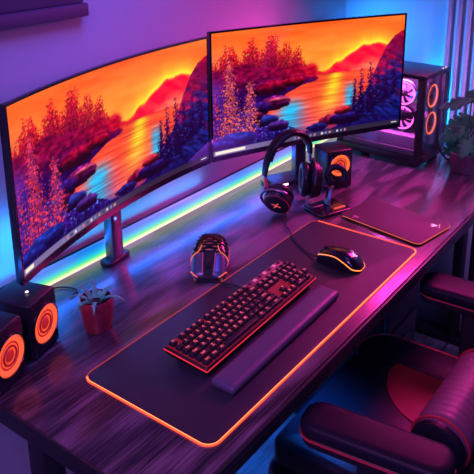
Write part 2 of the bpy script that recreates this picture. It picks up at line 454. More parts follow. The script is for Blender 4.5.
def make_monitor(label, A, B, sag, h, z0, post, base, lft):
    A, B, post = V((*A, 0)), V((*B, 0)), V((*post, 0))
    w = (B - A).length; ang = math.atan2(B.y - A.y, B.x - A.x); mid = (A + B) / 2
    root = thing('monitor', label, 'monitor', (post.x, post.y, .0004), ang, 'curved monitors on the desk')
    R_ = Matrix.Rotation(-ang, 3, 'Z'); off = R_ @ (mid - post)
    Y = lambda x: sag * (1 - (2 * x / w) ** 2) + off.y
    NS = 40
    def curved(x0, x1, za, zb, ya, yb, bm=None, bulge=0):
        bm = bm or bmesh.new(); rings = []
        for i in range(NS + 1):
            x = x0 + (x1 - x0) * i / NS; q = math.sqrt(max(0, 1 - (2 * x / w) ** 2)) * bulge
            rings.append([V((x + off.x, Y(x) + ya, za)), V((x + off.x, Y(x) + ya, zb)), V((x + off.x, Y(x) + yb + q, zb - q * .9)), V((x + off.x, Y(x) + yb + q, za + q * .9))])
        loft(bm, rings); return bm
    b, bb = .0055, .015
    hw = w / 2
    bm = curved(-hw, hw, z0, z0 + bb, 0, .0085)
    curved(-hw, hw, z0 + h - b, z0 + h, 0, .0085, bm)
    curved(-hw, -hw + b, z0 + bb, z0 + h - b, 0, .0085, bm); curved(hw - b, hw, z0 + bb, z0 + h - b, 0, .0085, bm)
    obj('bezel', bm, M_gloss, root)
    obj('back_housing', curved(-hw + .001, hw - .001, z0 + .001, z0 + h - .001, .009, .018, None, .016), M_black, root)
    # screen
    nu, nv = 330, 160
    pic = paint(nu, nv, lft)
    xs = np.linspace(-hw + b, hw - b, nu); zs = np.linspace(z0 + bb, z0 + h - b, nv)
    XX, ZZ = np.meshgrid(xs, zs, indexing='ij')
    YY = sag * (1 - (2 * XX / w) ** 2) + off.y + .0025
    co = np.stack([XX + off.x, YY, ZZ], -1).reshape(-1, 3)
    i = np.arange(nu * nv).reshape(nu, nv)
    f = np.stack([i[:-1, :-1], i[1:, :-1], i[1:, 1:], i[:-1, 1:]], -1).reshape(-1, 4)
    me = bpy.data.meshes.new('screen'); me.from_pydata(co.tolist(), [], f.tolist())
    at = me.color_attributes.new('picture', 'FLOAT_COLOR', 'POINT')
    at.data.foreach_set('color', np.concatenate([pic.reshape(-1, 3), np.ones((nu * nv, 1))], 1).astype(np.float32).ravel())
    me.materials.append(M_screen)
    s = bpy.data.objects.new('screen', me); C.objects.link(s); s.parent = root
    tag(s, 'glowing screen with an orange sunset lake and fir trees')
    # stand
    yb = Y(0) + .03
    pr = rrect(.040, .028, .004, 3)
    bm = bmesh.new(); loft(bm, [[V((x, y_, z)) for x, y_ in pr] for z in (.012, z0 + h * .55)])
    obj('stand_post', bm, M_metal, root)
    bm = bx(-.02, .02, min(yb - off.y * 0, 0) - .0, max(yb, .0) + .012, z0 + h * .42, z0 + h * .55, .003)
    obj('mounting_arm', bm, M_black, root)
    obj('stand_base', slab(base[0], base[1], .008, rnd(0, .012, .003)), M_black, root)
    return root, off
J = (.776, .589)
monL, offL = make_monitor('left curved monitor on a slim post beside the small succulent', (.003, .465), (.7475, .5945), .042, .367, .14, (.362, .597), (.082, .038), True)
monR, offR = make_monitor('right curved monitor behind the headphones in front of the computer tower', (.7525, .5945), (1.375, .295), .015, .378, .14, (1.098, .516), (.22, .085), False)
# hanging cables under the left screen belong to that monitor
bm = tube(catmull([(.03, .006, .13), (.06, .01, .128), (.12, .012, .137), (.2, .006, .148), (.27, 0, .15)], 8), .0028)
tube(catmull([(.02, .01, .12), (.05, .012, .124), (.10, .014, .132), (.16, .01, .14)], 8), .002, bm)
tag(obj('cable', bm, mat('amber_cable', (.45, .12, .03), .5), monL), 'amber cables clipped under the screen')
o = obj('status_light', bx(-.012, -.006, -.0165, -.0145, .116, .122), glow('blue_led', (.08, .15, 1), 4), monL)
# ports on the right monitor's base
for k in range(4):
    obj('port', bx(-.09 + k * .045, -.065 + k * .045, -.0445, -.0425, .003, .009), M_metal if k % 2 else G_small, monR)

# ------------------------------------------------------------------ LED bar along the rear edge of the desk
def bar_mat():
    m = bpy.data.materials.new('led_bar'); m.use_nodes = True; nt = m.node_tree; p = nt.nodes['Principled BSDF']
    tc = nt.nodes.new('ShaderNodeTexCoord'); sx = nt.nodes.new('ShaderNodeSeparateXYZ'); r = nt.nodes.new('ShaderNodeValToRGB')
    mr = nt.nodes.new('ShaderNodeMapRange'); mr.inputs['From Min'].default_value = 0; mr.inputs['From Max'].default_value = .044
    nt.links.new(tc.outputs['Object'], sx.inputs[0]); nt.links.new(sx.outputs['Z'], mr.inputs['Value']); nt.links.new(mr.outputs['Result'], r.inputs['Fac'])
    e = r.color_ramp.elements; e[0].position = .04; e[0].color = lin(240, 225, 225); e[1].position = 1; e[1].color = lin(0, 110, 210)  # ramp paints the strip's glow on the wall into the bar's colour
    for ps, c in ((.16, lin(240, 248, 170)), (.30, lin(110, 235, 110)), (.46, lin(10, 205, 190)), (.72, lin(0, 150, 220))):
        k = e.new(ps); k.color = c
    nt.links.new(r.outputs['Color'], p.inputs['Emission Color']); p.inputs['Emission Strength'].default_value = 1.15
    p.inputs['Base Color'].default_value = (.3, .3, .3, 1)
    return m
lb = thing('led_light_bar', 'glowing cyan and white light bar along the rear edge of the desk', 'light', (.70, .634, .0003))
obj('diffuser', bx(-.82, .92, -.008, .006, 0.0, .044, .003), bar_mat(), lb)
obj('housing', bx(-.825, .925, .0065, .014, 0, .045, .002), M_black, lb)

# ------------------------------------------------------------------ big mat
LW, LD = .847, .310
dm = thing('desk_mat', 'large black desk mat with glowing orange edge under the keyboard', 'desk mat', (LW / 2, LD / 2, .0004))
obj('mat_surface', slab(LW - .004, LD - .004, .022, rnd(0, .0035, .0012, 2)), M_cloth, dm)
pr = [V((x, y, .0026)) for x, y in rrect(LW, LD, .024, 10)]
obj('light_edge', tube(pr[16:] + pr[:3], .0024), G_edge, dm)
obj('light_edge', tube(pr[2:17], .0014), G_edgedim, dm)
obj('light_core', tube([p + V((0, 0, .0019)) for p in pr[17:40]], .0006, n=6), G_core, dm)

# ------------------------------------------------------------------ small pad
mp_ = thing('mouse_pad', 'small plum mouse pad with a pale emblem overlapping the big mat corner', 'mouse pad', (.968, .123, .0046), math.radians(-10))
PW, PD = .160, .262
obj('pad_surface', slab(PW - .002, PD - .002, .014, rnd(0.0012, .0042, .0012, 2)), M_padcl, mp_)
obj('pad_base', slab(PW - .004, PD - .004, .012, [(0, 0), (0, .0010)]), M_rubber, mp_)
pr = rrect(PW, PD, .015, 8)
edge = [V((x, y, .0020)) for x, y in pr]
obj('light_edge', tube(edge[27:] + edge[:3], .0013), G_edge2, mp_)
obj('light_edge', tube(edge[17:28], .0011), G_edge2, mp_)
# pale three-winged emblem with a line of small print below
def emblem(s, M, bm=None, z=(0, .0003)):
    bm = bm or bmesh.new()
    for pts in ([(-.2, -.9), (.2, -.9), (.42, -.1), (.2, .15), (.12, .9), (0, .45), (-.12, .9), (-.2, .15), (-.42, -.1)],
                [(.5, -.55), (.62, .05), (1.0, .35), (.72, .42), (.86, .82), (.45, .42), (.40, .05), (.52, -.05)],
                [(-.5, -.55), (-.52, -.05), (-.40, .05), (-.45, .42), (-.86, .82), (-.72, .42), (-1.0, .35), (-.62, .05)]):
        poly([(x * s, y * s) for x, y in pts], z[0], z[1], bm, M)
    return bm
Me = Matrix.Translation((.045, -.098, .0043)) @ Matrix.Rotation(math.radians(28), 4, 'Z')
bm = emblem(.0105, Me)
for k in range(8): poly([(-.012 + k * .003, -.0155), (-.0102 + k * .003, -.0155), (-.0102 + k * .003, -.0135), (-.012 + k * .003, -.0135)], 0, .0003, bm, Me)
obj('logo', bm, M_pinkp, mp_)
Me = Matrix.Translation((-.062, .085, .0043)) @ Matrix.Rotation(math.radians(20), 4, 'Z')
obj('logo', emblem(.011, Me), mat('dull_pink_print', (.5, .2, .35), .5), mp_)

# ------------------------------------------------------------------ keyboard
kb = thing('keyboard', 'black mechanical keyboard with red lit keys on the desk mat', 'keyboard', (.334, .1715, .0042), math.radians(1.6))
KW, KD = .413, .105
tilt = math.radians(5.0)
Kt = Matrix.Translation((0, -KD / 2, .006)) @ Matrix.Rotation(tilt, 4, 'X') @ Matrix.Translation((0, KD / 2, 0))
def kt(bm): bmesh.ops.transform(bm, matrix=Kt, verts=bm.verts); return bm
obj('case', kt(slab(KW, KD, .006, [(.006, 0), (.001, .004), (0, .008), (0, .0165), (.0015, .018)], 4)), M_black, kb)
for sx in (-.17, .17):
    obj('foot', bx(sx - .012, sx + .012, .028, .042, 0, .0115, .002), M_rubber, kb); obj('foot', bx(sx - .012, sx + .012, -.047, -.035, 0, .0062, .002), M_rubber, kb)
obj('key_plate', kt(bx(-KW / 2 + .004, KW / 2 - .004, -KD / 2 + .004, KD / 2 - .004, .0181, .0189)), G_redlow, kb)
bm = kt(bx(-KW / 2, KW / 2, -KD / 2 - .0010, -KD / 2 - .0002, .0118, .0143)); b2 = kt(bx(-KW / 2 - .0012, -KW / 2 - .0002, -KD / 2, KD / 2, .0118, .0143))
obj('light_strip', bm, G_red, kb); obj('light_strip', b2, G_red, kb)
obj('light_strip', kt(bx(KW / 2 + .0002, KW / 2 + .0012, -KD / 2, KD / 2, .0118, .0143)), G_red, kb)
U1, V1 = .01845, .01595
x0k, y0k = -KW / 2 + .0045, KD / 2 - .0045 - V1 / 2
rows = []
def row(y, items): rows.append((y, items))
K = lambda s: [(1, c) for c in s]
R0 = [(1, 'Esc'), (.5, None)] + [(1, 'F%d' % k) for k in range(1, 5)] + [(.35, None)] + [(1, 'F%d' % k) for k in range(5, 9)] + [(.35, None)] + [(1, 'F%d' % k) for k in range(9, 13)]
R1 = K('`1234567890-=') + [(2, 'Back')] + [(.2, None)] + [(1, 'Ins'), (1, 'Hm'), (1, 'Pu')] + [(.2, None)] + [(1, 'Num'), (1, '/'), (1, '*'), (.9, '-')]
R2 = [(1.5, 'Tab')] + K('QWERTYUIOP[]') + [(1.5, '\\')] + [(.2, None)] + [(1, 'Del'), (1, 'End'), (1, 'Pd')] + [(.2, None)] + [(1, '7'), (1, '8'), (1, '9'), (.9, '+')]
R3 = [(1.75, 'Caps')] + K("ASDFGHJKL;'") + [(2.25, 'Enter')] + [(3.4, None)] + [(1, '4'), (1, '5'), (1, '6')]
R4 = [(2.25, 'Shift')] + K('ZXCVBNM,./') + [(2.75, 'Shift')] + [(1.2, None), (1, '^'), (1.2, None)] + [(1, '1'), (1, '2'), (1, '3'), (.9, 'Ent')]
R5 = [(1.25, 'Ctrl'), (1.25, 'Win'), (1.25, 'Alt'), (6.25, ''), (1.25, 'Alt'), (1.25, 'Fn'), (2.5, 'Ctrl')] + [(.2, None), (1, '<'), (1, 'v'), (1, '>'), (.2, None)] + [(2, '0'), (1, '.')]
for k, r in enumerate((R0, R1, R2, R3, R4, R5)): row(k, r)
meshes = {}
def key_mesh(wu):
    if wu in meshes: return meshes[wu]
    w = wu * U1 - .0022; d = V1 - .0022
    bm = slab(w, d, .0022, [(0, 0), (.0008, .004), (.0020, .0074), (.0027, .0080)], 3)
    me = bpy.data.meshes.new('key'); bmesh.ops.recalc_face_normals(bm, faces=bm.faces); bm.to_mesh(me); bm.free()
    for p in me.polygons: p.use_smooth = True
    me.set_sharp_from_angle(angle=math.radians(35)); me.materials.append(M_key); meshes[wu] = me
    return me
glyphs = {}
def glyph_mesh(s):
    if s in glyphs: return glyphs[s]
    cu = bpy.data.curves.new('legend', 'FONT'); cu.body = s; cu.size = .0095 if len(s) == 1 else .0062
    cu.align_x = 'CENTER'; cu.align_y = 'CENTER'; cu.resolution_u = 2; cu.offset = .00018
    o = bpy.data.objects.new('legend_source', cu); C.objects.link(o)
    dg = bpy.context.evaluated_depsgraph_get(); dg.update()
    me = bpy.data.meshes.new_from_object(o.evaluated_get(dg)); me.name = 'legend'
    bpy.data.objects.remove(o); bpy.data.curves.remove(cu)
    me.materials.clear(); me.materials.append(G_leg); glyphs[s] = me
    return me
hot = {'^', '<', 'v', '>'}
nkeys = 0
for k, items in rows:
    x = x0k; yy = y0k - k * (V1 * 1.01)
    for wu, s in items:
        if s is not None:
            o = bpy.data.objects.new('key', key_mesh(wu)); C.objects.link(o); o.parent = kb
            o.matrix_local = Kt @ Matrix.Translation((x + wu * U1 / 2, yy, .0195 + (.0012 if k == 0 else 0)))
            nkeys += 1
            if s:
                me = glyph_mesh(s)
                if s in hot or (s in '456' and x > .1):
                    me = me.copy(); me.materials.clear(); me.materials.append(G_legoff if s in hot else G_leg)
                g = bpy.data.objects.new('legend', me); C.objects.link(g); g.parent = o
                g.location = (0, .0010, .0083)
        x += wu * U1
# pink-lit control panel at the rear right corner
xp0, xp1 = x0k + 14.1 * U1, KW / 2 - .006
obj('control_panel', kt(bx(xp0, xp1, y0k - V1 * .48, y0k + V1 * .44, .0190, .0245, .002)), mat('control_panel', (.10, .03, .06), .3, emit=(1, .05, .35), strength=.16), kb)
for k in range(7):
    c = xp0 + .012 + k * (xp1 - xp0 - .024) / 6
    obj('media_button', kt(bx(c - .005, c + .005, y0k - .004, y0k + .004, .0246, .0262, .001)), G_legpink if k % 2 else M_key, kb)

wr = thing('wrist_rest', 'padded dark wrist rest lying in front of the keyboard', 'wrist rest', (.322, .0745, .0042), math.radians(1.1))
obj('padding', slab(.406, .053, .007, [(.003, .003), (0, .007), (0, .013), (.0015, .0165), (.005, .0185), (.012, .0195)]), M_rest, wr)
obj('base', slab(.402, .049, .006, [(0, 0), (0, .004)]), M_rubber, wr)

# ------------------------------------------------------------------ computer mice
def mouse_section(s, Lm, Wm, Hm, n=17, off=0, a0=0, a1=PI):
    rear_high = Hm > .055
    """cross-section at s (0 nose .. 1 tail): list of points from right rim over the top to the left rim; nose towards +y"""
    w = Wm / 2 * (.80 + .20 * math.cos((s - .75) * 4.2)) * (1 - max(0, (s - .82) / .18) ** 2.4 * .62) * (1 - max(0, (.10 - s) / .10) ** 2 * .28)
    h = Hm * (.52 + .48 * math.sin(min(1, max(0, (s * .95 + .12))) * PI * .86) ) * (1 - max(0, (s - .74) / .26) ** 2.2 * .70) * (1 - max(0, (.08 - s) / .08) ** 2 * .30)
    if rear_high:
        h = Hm * (.28 + .72 * math.sin(PI / 2 * min(1, s / .66)) ** 1.1) * (1 - max(0, (s - .70) / .30) ** 2.2 * .75) * (1 - max(0, (.06 - s) / .06) ** 2 * .3)
        w = Wm / 2 * (.84 + .16 * math.sin(PI * min(1, s * 1.15))) * (1 - max(0, (s - .80) / .20) ** 2.4 * .6) * (1 - max(0, (.06 - s) / .06) ** 2 * .25)
    out = []
    for k in range(n):
        a = a0 + (a1 - a0) * k / (n - 1)
        ca, sa = math.cos(a), math.sin(a)
        x = (w + off) * math.copysign(abs(ca) ** .62, ca); z = (h + off) * abs(sa) ** .62
        out.append(V((x, Lm * (.5 - s), z + .0015)))
    return out
def mouse_shell(Lm, Wm, Hm, s0, s1, off, a0, a1, ns=14, n=11, th=.0012):
    bm = bmesh.new()
    o_ = [mouse_section(s0 + (s1 - s0) * i / ns, Lm, Wm, Hm, n, off, a0, a1) for i in range(ns + 1)]
    i_ = [mouse_section(s0 + (s1 - s0) * i / ns, Lm, Wm, Hm, n, off - th, a0, a1)[::-1] for i in range(ns + 1)]
    loft(bm, [a + b for a, b in zip(o_, i_)])
    return bm
def mouse_body(Lm, Wm, Hm):
    bm = bmesh.new(); loft(bm, [mouse_section(i / 26, Lm, Wm, Hm, 21) for i in range(27)]); return bm
def mouse_at(Lm, Wm, Hm, s, a, off=0): return mouse_section(s, Lm, Wm, Hm, 2, off, a, a + .001)[0]

# orange-striped mouse
Lm, Wm, Hm = .116, .064, .040
ms = thing('computer_mouse', 'black computer mouse with a glowing orange stripe at the mat right end', 'computer mouse', (.662, .124, .0042), math.radians(6))
obj('shell', mouse_body(Lm, Wm, Hm), M_gloss, ms)
for a0, a1 in ((.62, 1.50), (1.64, 2.5)):
    obj('button', mouse_shell(Lm, Wm, Hm, .015, .46, .0009, a0, a1), M_gloss, ms)
obj('scroll_wheel', lathe([(.002, -.0035), (.009, -.0032), (.0098, -.002), (.0098, .002), (.009, .0032), (.002, .0035)], 20, None, axis_matrix((0, Lm * .31, Hm * .80), (1, 0, 0))), M_rubber, ms)
def stripe(sgn, par):
    pts = []
    for k in range(25):
        s = .04 + .955 * k / 24
        a = .62 - .42 * max(0, min(1, (s - .42) / .42)) ** 1.3
        a = a if sgn > 0 else PI - a
        pts.append(mouse_at(Lm, Wm, Hm, s, a, .0003))
    return pts
pl, pr_ = stripe(-1, ms), stripe(1, ms)
obj('light_stripe', tube(pl + pr_[::-1], .00125, n=6), G_orange, ms)
Ml = axis_matrix(mouse_at(Lm, Wm, Hm, .80, PI / 2, .0006), (0, -.52, .85), (-1, 0, 0))
obj('logo', emblem(.0075, Ml @ Matrix.Rotation(PI / 2, 4, 'Z'), None, (-.0008, .0006)), M_pinkp, ms)
# cable: local coordinates of this mouse are the desk's, so undo its turn
def loc_of(root, p): return root.matrix_basis.inverted() @ V((p[0], p[1], p[2] + T))
cab = [(.654, .181, .014), (.656, .20, .009), (.672, .236, .0075), (.706, .284, .0075), (.748, .330, .006), (.79, .368, .003), (.832, .392, .0028), (.88, .45, .0028), (.94, .52, .003), (1.0, .595, .003)]
obj('cable', tube([loc_of(ms, p) for p in catmull(cab, 8)], .0021), M_rubber, ms)

# perforated mouse, nose towards the camera
Lh, Wh, Hh = .156, .092, .068
hm = thing('computer_mouse', 'black honeycomb-shell mouse with red and orange glow standing off the mat', 'computer mouse', (.476, .382, .0), math.radians(124))
hm_in = mat('mouse_core', (.03, .012, .02), .5, emit=(1, .14, .20), strength=.22)
bm = bmesh.new(); loft(bm, [mouse_section(i / 26, Lh - .004, Wh - .004, Hh - .003, 21) for i in range(27)])
obj('shell', bm, hm_in, hm)
M_mbtn = mat('satin_blue_black', (.10, .13, .20), .34, metal=.6)
for a0, a1 in ((.30, 1.36), (1.78, 2.84)):
    obj('button', mouse_shell(Lh, Wh, Hh, .004, .31, .0004, a0, a1, th=.002), M_mbtn, hm)
for a0, a1 in ((.0, .285), (2.857, PI)):
    obj('side_grip', mouse_shell(Lh, Wh, Hh, .03, .97, .0003, a0, a1, th=.002, n=5), M_black, hm)
# honeycomb of hexagonal ribs over the rear half
bm = bmesh.new()
hs_, ha_ = .062, .30
def surf(s, a, off): return mouse_section(min(max(s, .0), .995), Lh, Wh, Hh, 2, off, min(max(a, .02), PI - .02), min(max(a, .02), PI - .02) + .001)[0]
i = 0; s = .365
while s < .96:
    a = .36 + (ha_ / 2 if i % 2 else 0)
    while a < PI - .33:
        for rr0, rr1 in ((1.0, .70),):
            o1 = []; o2 = []
            for k in range(6):
                an = PI / 6 + k * PI / 3
                o1.append((s + hs_ * .60 * math.sin(an), a + ha_ * .575 * math.cos(an))); o2.append((s + hs_ * .60 * .68 * math.sin(an), a + ha_ * .575 * .68 * math.cos(an)))
            A_ = [bm.verts.new(surf(*p, .0012)) for p in o1]; B_ = [bm.verts.new(surf(*p, .0012)) for p in o2]
            A2 = [bm.verts.new(surf(*p, -.0018)) for p in o1]; B2 = [bm.verts.new(surf(*p, -.0018)) for p in o2]
            for k in range(6):
                j = (k + 1) % 6
                bm.faces.new((A_[k], A_[j], B_[j], B_[k])); bm.faces.new((B_[k], B_[j], B2[j], B2[k])); bm.faces.new((A_[j], A_[k], A2[k], A2[j])); bm.faces.new((A2[k], B2[k], B2[j], A2[j]))
        a += ha_
    s += hs_ * .92; i += 1
obj('honeycomb_shell', bm, M_gloss, hm, smooth=False)
n0 = [p + V((0, .0008, 0)) for p in mouse_section(0, Lh, Wh, Hh, 21, .0008)]
bm = bmesh.new(); loft(bm, [[p - V((0, .003, 0)) for p in n0], n0, [V((p.x * .93, p.y + .002, .0015 + (p.z - .0015) * .9)) for p in n0]])
obj('nose_plate', bm, M_black, hm)
obj('centre_channel', mouse_shell(Lh, Wh, Hh, .012, .34, -.0006, 1.36, 1.78, n=5, th=.001), M_rubber, hm)
obj('scroll_wheel', lathe([(.003, -.005), (.0135, -.0045), (.015, -.003), (.015, .003), (.0135, .0045), (.003, .005)], 24, None, axis_matrix((0, Lh * .33, Hh * .50), (1, 0, 0))), M_rubber, hm)
obj('centre_rail', mouse_shell(Lh, Wh, Hh, .02, .31, .0004, 1.385, 1.415, n=3, th=.002), G_pinkline, hm)
obj('centre_rail', mouse_shell(Lh, Wh, Hh, .02, .31, .0004, 1.727, 1.757, n=3, th=.002), G_pinkline, hm)
for sg in (0, 1):
    f = (lambda a: a) if not sg else (lambda a: PI - a)
    pts = [surf(.33, f(.34), .0012), surf(.325, f(.6), .0012), surf(.325, f(.9), .0012), surf(.335, f(1.15), .0012), surf(.38, f(1.27), .0014), surf(.43, f(1.33), .0014)]
    obj('light_stripe', tube(catmull(pts, 5), .0011, n=6), glow('mouse_amber_led', (1, .17, .06), 1.1), hm)
    pts = [V((math.copysign(1, .5 - sg) * (Wh * .47) * (.72 + .28 * (k / 8)), Lh * (.5 - .02 - .10 * k / 8) + .0025, .005 + .004 * k / 8)) for k in range(9)]
    obj('nose_light', tube([surf(.004 + .16 * k / 8, f(.75 - .62 * k / 8), .0006) for k in range(9)], .0015, n=6), glow('mouse_nose_led', (1, .10, .03), 1.2), hm)
obj('side_light', tube([surf(.24 + .6 * k / 14, .30, .0008) for k in range(15)], .0016, n=6), G_pinkline, hm)
obj('side_light', tube([surf(.24 + .6 * k / 14, PI - .30, .0008) for k in range(15)], .0016, n=6), G_pinkline, hm)
cab = [(.417, .338, .008), (.416, .326, .006), (.420, .300, .0075), (.428, .270, .0075), (.424, .248, .0075), (.41, .236, .008)]
obj('cable', tube([loc_of(hm, p) for p in catmull(cab, 8)], .0020), M_rubber, hm)

# ------------------------------------------------------------------ speakers
def make_speaker(label, FL, FR, depth, h, led, rad=.039, cz=.064):
    FL, FR = V((*FL, 0)), V((*FR, 0)); w = (FR - FL).length; ang = math.atan2(FR.y - FL.y, FR.x - FL.x)
    nrm = V((-math.sin(ang), math.cos(ang), 0)); c = (FL + FR) / 2 + nrm * depth / 2
    r = thing('desktop_speaker', label, 'speaker', c, ang, 'small cube speakers with glowing rings')
    obj('cabinet', bx(-w / 2, w / 2, -depth / 2 + .004, depth / 2, .003, h, .004, 3), M_black, r)
    obj('front_panel', bx(-w / 2 + .001, w / 2 - .001, -depth / 2, -depth / 2 + .0038, .004, h - .001, .0015), M_black, r)
    f = axis_matrix((0, -depth / 2 - .0002, cz), (0, -1, 0))
    obj('surround', lathe([(rad + .003, -.002), (rad + .003, .0025), (rad, .0045), (rad - .001, .001), (rad - .001, -.002)], 40, None, f), M_gloss, r)
    d = obj('light_ring', lathe([(rad - .001, 0), (rad - .002, .0035), (rad * .84, .0040), (rad * .72, .0012), (rad * .70, 0)], 40, None, f), led, r)
    k = obj('cone', lathe([(rad * .695, .0), (rad * .67, .0008), (rad * .50, -.0012), (rad * .34, -.0022), (rad * .33, -.003)], 40, None, f), M_cone, r)
    obj('dust_cap', lathe([(rad * .325, -.002), (rad * .30, .0005), (rad * .18, .0035), (.0002, .0045)], 28, None, f), M_cone, k)
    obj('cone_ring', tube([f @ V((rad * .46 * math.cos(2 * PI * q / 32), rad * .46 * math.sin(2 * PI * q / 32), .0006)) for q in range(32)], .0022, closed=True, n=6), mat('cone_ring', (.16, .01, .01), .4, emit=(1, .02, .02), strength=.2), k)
    for sx in (-1, 1):
        for zz in (.010, h - .008):
            obj('screw', lathe([(.0022, 0), (.0022, .0008), (.0012, .0012)], 10, None, axis_matrix((sx * (w / 2 - .008), -depth / 2, zz), (0, -1, 0))), M_metal, r)
        for dd in (-1, 1):
            obj('foot', lathe([(.006, 0), (.006, .003)], 12, None, Matrix.Translation((sx * (w / 2 - .012), dd * (depth / 2 - .014), 0))), M_rubber, r)
    return r
s1 = make_speaker('black cube speaker with red ring under the left monitor corner', (-.022, .418), (.058, .443), .095, .123, G_ring)
s2 = make_speaker('black cube speaker with red ring at the left desk edge', (-.130, .385), (-.046, .411), .100, .123, G_ring)
s3 = make_speaker('black cube speaker with amber ring behind the headphone stand', (1.053, .386), (1.127, .339), .09, .126, G_ring3, .035, .079)
obj('indicator', lathe([(.0035, 0), (.003, .001), (.0005, .0015)], 12, None, Matrix.Translation((.0, -.012, .1262))), G_small, s1)

# ------------------------------------------------------------------ succulent
sp_ = thing('potted_succulent', 'small succulent in a red pot beside the left monitor post', 'potted plant', (.132, .410, 0))
obj('pot', lathe([(.024, 0), (.028, .002), (.033, .02), (.036, .045), (.0365, .062), (.0345, .071), (.0325, .0735), (.0305, .072), (.031, .060)], 40), M_pot, sp_)
obj('soil', lathe([(.0308, .058), (.0308, .063), (.02, .0645), (.001, .066)], 24), M_soil, sp_)
def spike(base, dirv, length, wid, droop, bm=None):
    bm = bm or bmesh.new()
    d = V(dirv).normalized(); P = []
    p = V(base)
    for k in range(10):
        P.append(p.copy()); dd = (d + V((0, 0, -droop * k / 9))).normalized(); p = p + dd * length / 9
    tube(P, lambda t: wid * max(.04, (1 - t) ** .75) * (.72 + .7 * min(t * 4, 1) * .4), bm, 8, flat=(.35, 1), ref=(d.x * -.5, d.y * -.5, 1))
    return bm
for k in range(12):
    a = k * 2.399 + .6; e = .15 + .85 * (k / 12)
    o = obj('leaf', spike((.012 * math.cos(a), .012 * math.sin(a), .064), (math.cos(a) * math.cos(e), math.sin(a) * math.cos(e), math.sin(e) + .55), .050 + .010 * ((k * 7) % 5) / 5, .0078 - .002 * k / 12, 1.9 - 1.2 * k / 12), M_succ, sp_)
tag(obj('power_cable', tube(catmull([(.175, .548, .003), (.205, .56, .003), (.19, .60, .003), (.15, .612, .003), (.05, .60, .003), (.02, .57, .003)], 8), .0018), M_rubber), 'thin black cable lying on the desk behind the succulent pot', 'cable')
bpy.data.objects['power_cable'].location.z = T

# ------------------------------------------------------------------ headphones
hp = thing('headphones', 'black over-ear headphones with red emblem on the cup beside the stand', 'headphones', (.905, .41, -.0070))
O = V((.905, .41, 0))
cL, cR = V((.826, .414, .055)), V((.948, .382, .082))
aL = V((.80, .22, .52)).normalized(); aR = V((-.62, .76, .05)).normalized()
def cup(c, ax, logo):
    f = axis_matrix(c - O, ax) @ Matrix.Scale(1.06 if logo else 1.28, 4)
    sc = Matrix.Scale(1.14, 4, (1, 0, 0))
    f = f @ sc
    e = obj('ear_cup', lathe([(.004, -.024), (.026, -.0235), (.033, -.021), (.0365, -.015), (.038, -.008), (.038, .002), (.034, .004), (.004, .004)], 36, None, f), M_black, hp)
    obj('trim_ring', tube([f @ V((.0345 * math.cos(2 * PI * q / 36), .0345 * math.sin(2 * PI * q / 36), -.0195)) for q in range(36)], .0010, closed=True, n=6), M_pipe if logo else M_gloss, e)
    g = tube([f @ V((.0275 * math.cos(2 * PI * q / 36), .0275 * math.sin(2 * PI * q / 36), .0135)) for q in range(36)], .0128, closed=True, n=14)
    obj('ear_cushion', g, M_leather, hp)
    obj('speaker_mesh', lathe([(.022, .004), (.022, .007), (.001, .0075)], 24, None, f), M_rubber, e)
    if logo:
        bm = bmesh.new()
        M2 = f @ Matrix.Translation((0, 0, -.0238)) @ Matrix.Rotation(PI, 4, 'X') @ Matrix.Rotation(.25, 4, 'Z')
        for sg in (1, -1):
            poly([(-.009 * sg, .010), (-.0055 * sg, .010), (.001 * sg, 0), (-.0055 * sg, -.010), (-.009 * sg, -.010), (-.003 * sg, 0)][::sg], 0, .0006, bm, M2)
        obj('logo', bm, glow('logo_red', (1, .12, .14), .7), e)
cup(cL, aL, True); cup(cR, aR, False)
# headband: an arc from above one cup to above the other
pl_, prr = V((.818, .458, .118)), V((.944, .384, .165))
ap = V((.880, .412, .240))
ctrl = [pl_, V((.822, .450, .165)), V((.840, .436, .212)), ap, V((.918, .396, .230)), V((.940, .387, .202)), prr]
arc = [p - O for p in catmull(ctrl, 8)]
pn = V((.30, .95, .0)).normalized()
obj('headband', tube(arc, lambda t: .011 + .006 * math.sin(PI * t), None, 14, flat=(1.0, .42), ref=pn), M_leather, hp)
inner = [p + (V((.880, .412, .14)) - O - p).normalized() * .009 for p in arc[8:-8]]
obj('headband_pad', tube(inner, lambda t: .011, None, 12, flat=(1.0, .40), ref=pn), mat('wine_pad', (.10, .02, .035), .5, bump=.3, bscale=300), hp)
obj('slider', tube([pl_ - O + V((.002, 0, .006)), V((.812, .446, .092)) - O], .0070, None, 10, flat=(1, .5), ref=pn), M_metal, hp)
obj('slider', tube([prr - O + V((0, 0, .006)), V((.946, .384, .140)) - O], .0070, None, 10, flat=(1, .5), ref=pn), M_metal, hp)
fL = axis_matrix(cL - O, aL)
def yoke(f, top, sgn):
    bm = bmesh.new()
    R0_ = .0465 * (1.06 if sgn > 0 else 1.28)
    tl = f.inverted() @ top
    a0 = math.atan2(tl.y, tl.x)
    pts = [f @ V((R0_ * math.cos(a0 + t), R0_ * math.sin(a0 + t), -.006)) for t in [(-1.45 + 2.9 * k / 22) for k in range(23)]]
    tube(pts, .0042, bm, 8)
    tube([top, f @ V((R0_ * math.cos(a0), R0_ * math.sin(a0), -.006))], .0055, bm, 8)
    return bm
obj('yoke', yoke(axis_matrix(cL - O, aL), V((.812, .446, .094)) - O, 1), M_metal, hp)
obj('yoke', yoke(axis_matrix(cR - O, aR), V((.946, .384, .142)) - O, -1), M_steel, hp)
tag(obj('yoke_stripe', tube([V((.8105, .449, .114)) - O, V((.806, .440, .088)) - O], .0045, None, 8), M_pipe, hp), 'red stripe on the yoke')

